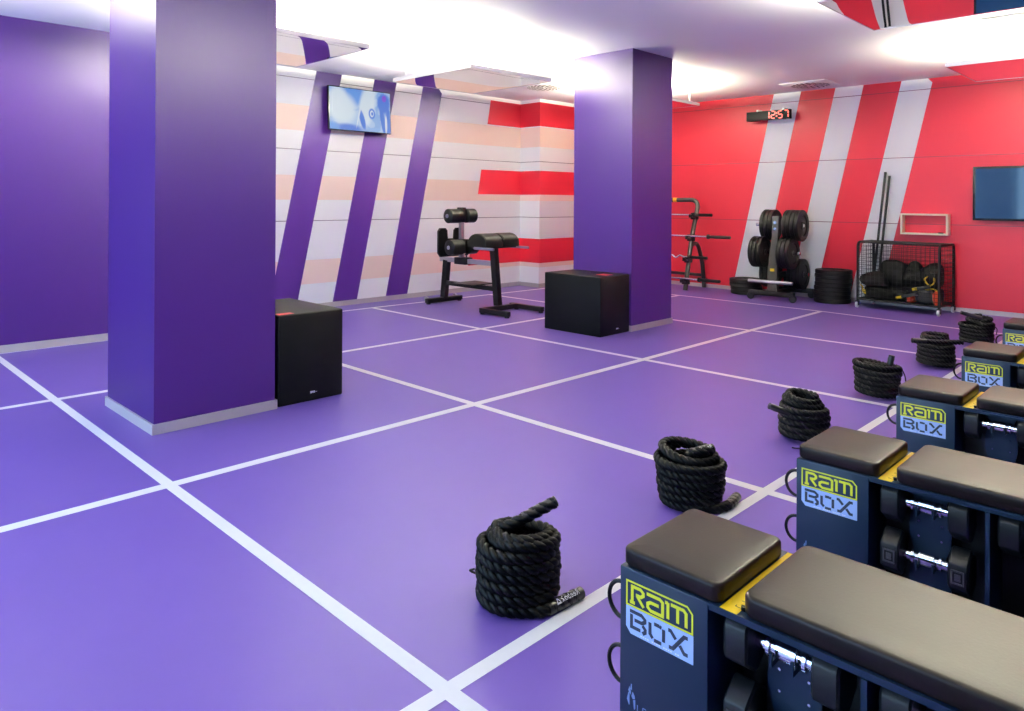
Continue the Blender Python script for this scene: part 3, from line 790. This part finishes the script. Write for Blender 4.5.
# ------------------------------------------------------------------ barbell rack and barbells
t = thing('barbell_rack', 'dark grey curved-tube barbell rack against the red wall beside the middle column', 'barbell rack', (10.1, 6.5, 0))
for y, sg in ((5.95, 1), (7.2, -1)):
    pts = [(9.87, y, 0), (10.03, y, .72), (10.19, y, 1.19), (10.225, y, 1.30), (10.245, y + sg * .03, 1.365), (10.25, y + sg * .09, 1.40), (10.25, y + sg * .16, 1.405)]
    MB().tube(spline(pts, 6), .036, 14).build('upright', M['grey_steel'], t)
    pts = [(10.045, y, .70), (10.15, y, .715), (10.24, y, .68), (10.31, y, .56), (10.38, y, .37), (10.44, y, .0)]
    MB().tube(spline(pts, 6), .033, 14).build('rear_leg', M['grey_steel'], t)
    for z, x in ((1.17, 10.135), (.835, 10.035), (.5, 9.955), (.17, 9.885)):
        h = MB().rbox((x - .05, y - .045, z - .075), (x + .05, y + .045, z + .03), .006, 2); h.rbox((x - .13, y - .03, z - .045), (x - .04, y + .03, z - .022), .004, 2); h.rbox((x - .13, y - .03, z - .03), (x - .115, y + .03, z + .01), .003, 1)
        h.build('hook', M['black_steel'], t)
tt = MB().tube([(10.25, 6.1, 1.405), (10.25, 7.05, 1.405)], .036, 14); tt = tt.build('top_tube', M['grey_steel'], t)
MB().tube([(10.25, 6.33, 1.405), (10.25, 6.40, 1.405)], .0368, 14).build('yellow_sticker', M['strapyellow'], tt)
MB().tube([(10.41, 5.95, .2), (10.41, 7.2, .2)], .025, 12).build('cross_tube', M['grey_steel'], t)
def barbell(xc, z, y0, sl, label, ez=False, rs=.024):
    t = thing('barbell', label, 'barbell', (xc, y0 + .7, z), 0, 'barbells lying on the rack')
    y1 = y0 + 1.62 if not ez else y0 + 1.35
    if ez:
        pts = [(xc, y0 + sl, z), (xc, y0 + sl + .1, z), (xc, y0 + sl + .17, z + .02), (xc, y0 + sl + .24, z - .02), (xc, y0 + sl + .31, z + .02), (xc, y0 + sl + .38, z), (xc, y1 - sl, z)]
        MB().tube(spline(pts, 5), .0135, 10).build('shaft', M['chrome'], t)
    else: MB().cyl((xc, y0 + sl, z), (xc, y1 - sl, z), .0145, 12).build('shaft', M['chrome'], t)
    for a, s_ in ((y0 + sl, -1), (y1 - sl, 1)):
        MB().lathe([(0, -.02), (.036, -.02), (.036, .01), (rs, .012), (rs, sl - .004), (rs - .004, sl), (0, sl)], (xc, a, z), (0, s_, 0), 16).build('sleeve', M['black_steel'], t)
barbell(10.045, 1.17, 5.60, .31, 'topmost barbell on the rack beside the middle column')
barbell(9.945, .843, 5.235, .36, 'second barbell from the top on the rack, reaching farthest to the right')
barbell(9.865, .522, 5.575, .30, 'third barbell from the top on the rack, with a cranked chrome shaft', True)
barbell(9.795, .192, 5.32, .34, 'lowest barbell on the rack, close to the floor')

# ------------------------------------------------------------------ plate tree and bumper plates
TX, TY, TA = 9.71, 4.49, .03
t = thing('plate_tree', 'black wheeled weight plate tree loaded with bumper plates', 'plate rack', (TX, TY, 0), TA)
W = world(t)
def put(m, name, mt, par=None):
    m.v = [W @ v for v in m.v]; return m.build(name, mt, par or t)
put(MB().rbox((-.04, -.32, .07), (.04, .32, .135), .006, 2), 'front_beam', M['black_steel'])
put(MB().rbox((.64, -.32, .07), (.72, .32, .135), .006, 2), 'rear_beam', M['black_steel'])
put(MB().rbox((.0, -.045, .07), (.68, .045, .13), .006, 2).box((.49, -.03, .13), (.55, .03, .36)), 'spine', M['black_steel'])
for x in (0, .68):
    for y in (-.3, .3): put(MB().lathe([(0, -.022), (.045, -.022), (.05, -.015), (.05, .015), (.045, .022), (0, .022)], (x, y, .05), (1, 0, 0), 18), 'wheel', M['rubber'])
up = MB(); q = ((.01, .07, .06), (.03, .062, .45), (.10, .042, .9), (.12, .05, 1.16))
vs = []; fs = []
for zc, (x, hw, z) in enumerate(q): vs += [(x, -hw, z + .02), (x, hw, z + .02), (x + .07, hw, z + .02), (x + .07, -hw, z + .02)]
for i in range(3):
    for k in range(4): fs.append((i * 4 + k, i * 4 + (k + 1) % 4, (i + 1) * 4 + (k + 1) % 4, (i + 1) * 4 + k))
fs += [(0, 1, 2, 3), (12, 13, 14, 15)]
put(up.add(vs, fs), 'mast', M['grey_steel'])
put(MB().box((.022, -.03, .41), (.06, .03, .45)), 'yellow_sticker', M['strapyellow'])
for z in (1.09, 1.0): put(MB().cyl((.105, .0, z), (.125, .0, z), .022, 12), 'bolt', M['chrome'])
for px, pz in ((.33, 1.05), (.20, .665), (.52, .352)):
    put(MB().cyl((px, -.32, pz), (px, .37, pz), .024, 14), 'peg', M['chrome'])
    put(MB().box((.12, -.03, pz - .05), (px + .03, .03, pz + .03)), 'peg_bracket', M['black_steel'])
put(MB().cyl((-.012, -.30, .262), (-.012, .33, .262), .024, 14), 'peg', M['silver'])
def make_plate(R_=.222, th=.056):
    t = thing('bumper_plate', 'x', 'weight plate', (0, 0, 0), 0, 'bumper plates')
    h = th / 2
    P = [(.026, -h * .75), (.05, -h * .75), (.055, -h * .5), (R_ * .62, -h * .5), (R_ * .68, -h), (R_ - .008, -h), (R_, -h + .008), (R_, h - .008), (R_ - .008, h), (R_ * .68, h), (R_ * .62, h * .5), (.055, h * .5), (.05, h * .75), (.026, h * .75), (.026, -h * .75)]
    MB().lathe(P, (0, 0, 0), (0, 1, 0), 40).build('rubber_disc', M['plate'], t)
    MB().lathe([(.0255, -h * .8), (.042, -h * .8), (.042, -h * .74), (.0255, -h * .74)], (0, 0, 0), (0, 1, 0), 20).build('steel_hub', M['grey_steel'], t)
    return t
pl0 = make_plate(); first = True
def plate(loc, rot, label, group, sc=1.0):
    global first
    o = pl0 if first else dup(pl0, loc); first = False
    o.location = loc; o.rotation_euler = rot; o['label'] = label; o['group'] = group; o.scale = (sc, 1, sc)
def tree_stack(px, pz, offs, names, grp):
    for k, (off, nm) in enumerate(zip(offs, names)):
        jit = random.uniform(-.003, .003)
        c = W @ Vector((px + jit, off, pz - .0015)); plate((c.x, c.y, c.z), (0, random.uniform(0, 3), TA), nm, grp, 1.0 - .004 * (k % 2))
ordn = ['outermost', 'second from outside', 'third from outside', 'fourth from outside', 'innermost']
def nm(where, n): return [('black bumper plate, %s on the %s of the plate tree' % ((ordn[i] if i < n - 1 else 'innermost'), where)) for i in range(n)]
tree_stack(.33, 1.05, [-.285, -.226, -.167, -.108], nm('upper right peg', 4), 'plates on the upper pegs')
tree_stack(.33, 1.05, [.21, .151, .092], nm('upper left peg', 3), 'plates on the upper pegs')
tree_stack(.20, .665, [-.206, -.147, -.088], nm('middle right peg', 3), 'plates on the middle pegs')
tree_stack(.20, .665, [.318, .259, .20], nm('middle left peg', 3), 'plates on the middle pegs')
tree_stack(.52, .352, [-.23, -.171, -.112], nm('lower right peg', 3), 'plates on the lower pegs')
tree_stack(.52, .352, [.29, .231, .172], nm('lower left peg', 3), 'plates on the lower pegs')
posn = ['bottom', 'second from the bottom', 'third from the bottom', 'fourth from the bottom', 'fifth from the bottom', 'sixth from the bottom', 'second from the top', 'top']
for k in range(4):
    p_ = ['bottom', 'second from the bottom', 'second from the top', 'top'][k]
    plate((10.235 + random.uniform(-.01, .01), 5.13 + random.uniform(-.01, .01), .0285 + .0565 * k), (pi / 2, 0, random.uniform(0, 3)),
          'black bumper plate, %s of the low floor stack behind the plate tree' % p_, 'plates in the low floor stack', 1.05)
for k in range(8):
    plate((10.225 + random.uniform(-.012, .008), 3.85 + random.uniform(-.014, .014), .0285 + .0565 * k), (pi / 2, 0, random.uniform(0, 3)),
          'black bumper plate, %s of the tall floor stack beside the cage' % posn[k], 'plates in the tall floor stack', 1.07)

# ------------------------------------------------------------------ storage cage with gear
CA = radians(-4.5)
t = thing('storage_cage', 'black wire storage cage on casters against the red wall', 'storage cage', (9.965, 3.43, 0), CA)
W = world(t); Dp, Wy, zb, zt = .49, .975, .115, .86     # local: x depth, y = -width
def P(x, y, z): return (x, -y, z)
def hoop(y):
    r = .06; pts = [P(0, y, zb - .02)]
    pts += [P(0, y, zt - r)] + [P(r - r * cos(a), y, zt - r + r * sin(a)) for a in (pi / 8, pi / 4, 3 * pi / 8, pi / 2)] + [P(Dp - r, y, zt)]
    pts += [P(Dp - r + r * sin(a), y, zt - r + r * cos(a)) for a in (pi / 8, pi / 4, 3 * pi / 8, pi / 2)] + [P(Dp, y, zb - .02)]
    return pts
for y in (0, Wy): put(MB().tube(hoop(y), .0165, 10), 'end_frame', M['black_steel'])
for x, z in ((0.06, zt), (Dp - .06, zt), (0, zb), (Dp, zb)):
    put(MB().tube([P(x, 0, z), P(x, Wy, z)], .013, 8), 'rail', M['black_steel'])
for y in (0, Wy): put(MB().tube([P(0, y, zb), P(Dp, y, zb)], .013, 8), 'rail', M['black_steel'])
def grid(o, u, v, nu, nv, r=.0026):
    o, u, v = Vector(o), Vector(u), Vector(v); m = MB()
    for i in range(nu + 1): m.tube([o + u * i / nu, o + u * i / nu + v], r, 5)
    for j in range(nv + 1): m.tube([o + v * j / nv, o + v * j / nv + u], r, 5)
    return m
put(grid(P(0, .0, zb), (0, -Wy, 0), (0, 0, zt - zb - .04), 18, 14), 'front_mesh', M['black_steel'])
put(grid(P(Dp, .0, zb), (0, -Wy, 0), (0, 0, zt - zb - .04), 18, 14), 'back_mesh', M['black_steel'])
put(grid(P(0, 0, zb), (Dp, 0, 0), (0, 0, zt - zb - .02), 9, 14), 'side_mesh', M['black_steel'])
put(grid(P(0, Wy, zb), (Dp, 0, 0), (0, 0, zt - zb - .02), 9, 14), 'side_mesh', M['black_steel'])
put(grid(P(0, .0, zt), (0, -Wy, 0), (.285, 0, 0), 28, 9, .0036), 'lid_mesh', M['black_steel'])
put(MB().box(P(.004, Wy - .004, zb - .004), P(Dp - .004, .004, zb + .004)), 'floor_tray', M['black_steel'])
for x in (.0, Dp):
    for y in (0.0, Wy):
        m = MB().cyl(P(x, y, .075), P(x, y, zb), .012, 10); m.box(P(x - .03, y + .016, .03), P(x + .012, y + .02, .085)); m.box(P(x - .03, y - .02, .03), P(x + .012, y - .016, .085)); m.box(P(x - .03, y + .02, .075), P(x + .02, y - .02, .09))
        put(m, 'caster_fork', M['black_steel'])
        put(MB().lathe([(0, -.014), (.036, -.014), (.04, -.009), (.04, .009), (.036, .014), (0, .014)], P(x - .015, y, .04), (0, 1, 0), 18), 'caster_wheel', M['vent'])
FZ = zb + .005
def lump(c, r, seed, label, name, cat, group, mt=None, squash=.8):
    rnd = random.Random(seed); bm = bmesh.new(); bmesh.ops.create_icosphere(bm, subdivisions=4, radius=1)
    k = [Vector((rnd.uniform(-1, 1), rnd.uniform(-1, 1), rnd.uniform(-1, 1))) * 3 for _ in range(6)]
    for v in bm.verts:
        n = v.co.normalized(); f = 1 + sum(.055 * sin(n.dot(q) * 1.6 + i) for i, q in enumerate(k))
        n2 = Vector((math.copysign(abs(n.x) ** .8, n.x), math.copysign(abs(n.y) ** .75, n.y), math.copysign(abs(n.z) ** .8, n.z)))
        v.co = Vector((n2.x * r[0], n2.y * r[1], max(-.88, n2.z) * r[2])) * f
        v.co.z = max(v.co.z, -r[2] * .88)
    m = MB(); m.from_bm(bm, 0, True)
    base = W @ Vector(P(c[0], c[1], c[2]))
    th_ = thing(name, label, cat, base, CA, group); w2 = world(th_)
    m.v = [w2 @ (v + Vector((0, 0, r[2] * .88))) for v in m.v]; b_ = m.build('bag_body', mt or M['bag'], th_)
    return th_, w2
# flat folded mats along the cage bottom, soft training bags on top
def rolls(c0, c1, z, r, label):
    a, b2 = W @ Vector(P(*c0, z)), W @ Vector(P(*c1, z)); d = (b2 - a).normalized()
    th_ = thing('rolled_mat', label, 'rolled mat', ((a.x + b2.x) / 2, (a.y + b2.y) / 2, z - r), 0, 'rolled mats in the cage')
    MB().cyl(a, b2, r, 28).build('mat_roll', M['bag'], th_)
    k = MB()
    for e_, s_ in ((a, -1), (b2, 1)):
        pts = []
        for i in range(70):
            an = i * .35; rr = r * (.12 + .84 * i / 70); u = d.cross(Vector((0, 0, 1))).normalized()
            pts.append(e_ + d * s_ * .0015 + u * rr * cos(an) + Vector((0, 0, 1)) * rr * sin(an))
        k.tube(pts, .004, 5)
    k.build('spiral_edge', M['rubber'], th_)
rolls((.13, .06), (.13, .55), FZ + .082, .08, 'black rolled mat lying along the front left of the cage bottom')
rolls((.31, .06), (.31, .90), FZ + .092, .09, 'black rolled mat lying at the back of the cage bottom')
lump((.14, .19, FZ + .162), (.12, .16, .11), 3, 'black training bag at the left in the cage, slumped low', 'training_bag', 'training bag', 'training bags in the cage')
lump((.27, .37, FZ + .172), (.15, .17, .185), 5, 'tallest black training bag, heaped in the cage beside the leaning poles', 'training_bag', 'training bag', 'training bags in the cage')
lump((.29, .60, FZ + .18), (.14, .14, .16), 9, 'black training bag in the middle of the cage heap', 'training_bag', 'training bag', 'training bags in the cage')
lump((.30, .80, FZ + .18), (.14, .135, .165), 12, 'black training bag at the right end of the cage heap', 'training_bag', 'training bag', 'training bags in the cage')
lump((.165, .775, FZ), (.095, .10, .10), 15, 'dark bundle of straps low in the right front of the cage', 'strap_bundle', 'strap bundle', None, M['greyhandle'])
lump((.13, .615, FZ), (.08, .045, .04), 21, 'orange rubber band lying on the cage bottom at the front', 'resistance_band', 'resistance band', 'orange bands in the cage', M['orange'])
lump((.08, .925, FZ), (.05, .04, .09), 22, 'orange rubber band at the right front corner of the cage', 'resistance_band', 'resistance band', 'orange bands in the cage', M['orange'])
def grip(a, b2, label):
    a, b2 = W @ Vector(P(*a)), W @ Vector(P(*b2)); d = (b2 - a)
    th_ = thing('suspension_trainer', label, 'suspension trainer', a, 0, 'suspension trainers in the cage')
    MB().cyl(a + d * .28, b2, .021, 14).build('foam_grip', M['greyhandle'], th_)
    MB().cyl(a, a + d * .28, .019, 14).build('yellow_end', M['strapyellow'], th_)
grip((.035, .47, FZ + .05), (.03, .72, FZ + .125), 'dark strap handle with yellow end, lower one at the front of the cage')
grip((.035, .66, FZ + .175), (.03, .86, FZ + .225), 'dark strap handle with yellow end, upper one at the front of the cage')
def strap(pts, label):
    pts = [W @ Vector(P(*p)) for p in pts]; th_ = thing('yellow_strap', label, 'strap', pts[0], 0, 'yellow straps in the cage')
    MB().tube(spline(pts, 6), .009, 8).build('webbing', M['strapyellow'], th_)
strap([(.03, .02, .30), (.035, .05, .27), (.03, .055, .22), (.03, .09, .19), (.035, .07, .24)], 'yellow strap looped at the left front corner of the cage')
strap([(.05, .83, .47), (.035, .80, .44), (.035, .82, .39), (.04, .86, .36), (.05, .90, .40), (.05, .90, .46)], 'yellow strap looped high at the right front of the cage')
strap([(.03, .78, .325), (.03, .83, .31), (.03, .90, .32), (.03, .94, .30)], 'yellow strap lying level at the right front of the cage')
# poles standing in the cage
for (xb, yb_, xt, yt, zt_, lab) in ((10.17, 3.325, 10.455, 3.25, 1.785, 'left and taller of two thin black poles leaning on the red wall from the cage'),
                                    (10.17, 3.262, 10.455, 3.20, 1.733, 'right and shorter of two thin black poles leaning on the red wall from the cage')):
    th_ = thing('training_pole', lab, 'pole', (xb, yb_, FZ), 0, 'black poles standing in the cage')
    MB().cyl((xb, yb_, FZ), (xt, yt, zt_), .0155, 12).build('pole_shaft', M['black_steel'], th_)
    d = (Vector((xt, yt, zt_)) - Vector((xb, yb_, FZ))).normalized(); e = Vector((xt, yt, zt_))
    MB().cyl(e - d * .02, e + d * .004, .0175, 12).build('end_cap', M['rubber'], th_)

# ------------------------------------------------------------------ daylight, camera, view
w = bpy.data.worlds.new('sky'); S.world = w; w.use_nodes = True
bg = w.node_tree.nodes['Background']; bg.inputs[0].default_value = (.45, .72, 1, 1); bg.inputs[1].default_value = 8.5
cam = bpy.data.cameras.new('camera'); co = bpy.data.objects.new('camera', cam); COL.objects.link(co)
cam.sensor_fit = 'HORIZONTAL'; cam.sensor_width = 36; cam.lens = 721.52 * 36 / 1024
cam.shift_y = -(355.5 - 200.5) / 1024; cam.clip_start = .02
co.location = (0, 0, 1.38)
co.rotation_euler = (Matrix.Rotation(-YAW, 3, 'Z') @ Matrix.Rotation(pi / 2, 3, 'X') @ Matrix.Rotation(.0055, 3, 'Z')).to_euler()
S.camera = co
vs_ = S.view_settings; vs_.view_transform = 'Standard'; vs_.look = 'None'; vs_.gamma = 1; vs_.use_curve_mapping = False; vs_.exposure = 0.63
try:
    S.cycles.use_denoising = True; S.cycles.max_bounces = 8; S.cycles.diffuse_bounces = 5; S.cycles.glossy_bounces = 4
    S.cycles.sample_clamp_indirect = 6; S.cycles.caustics_reflective = False; S.cycles.caustics_refractive = False
except Exception: pass
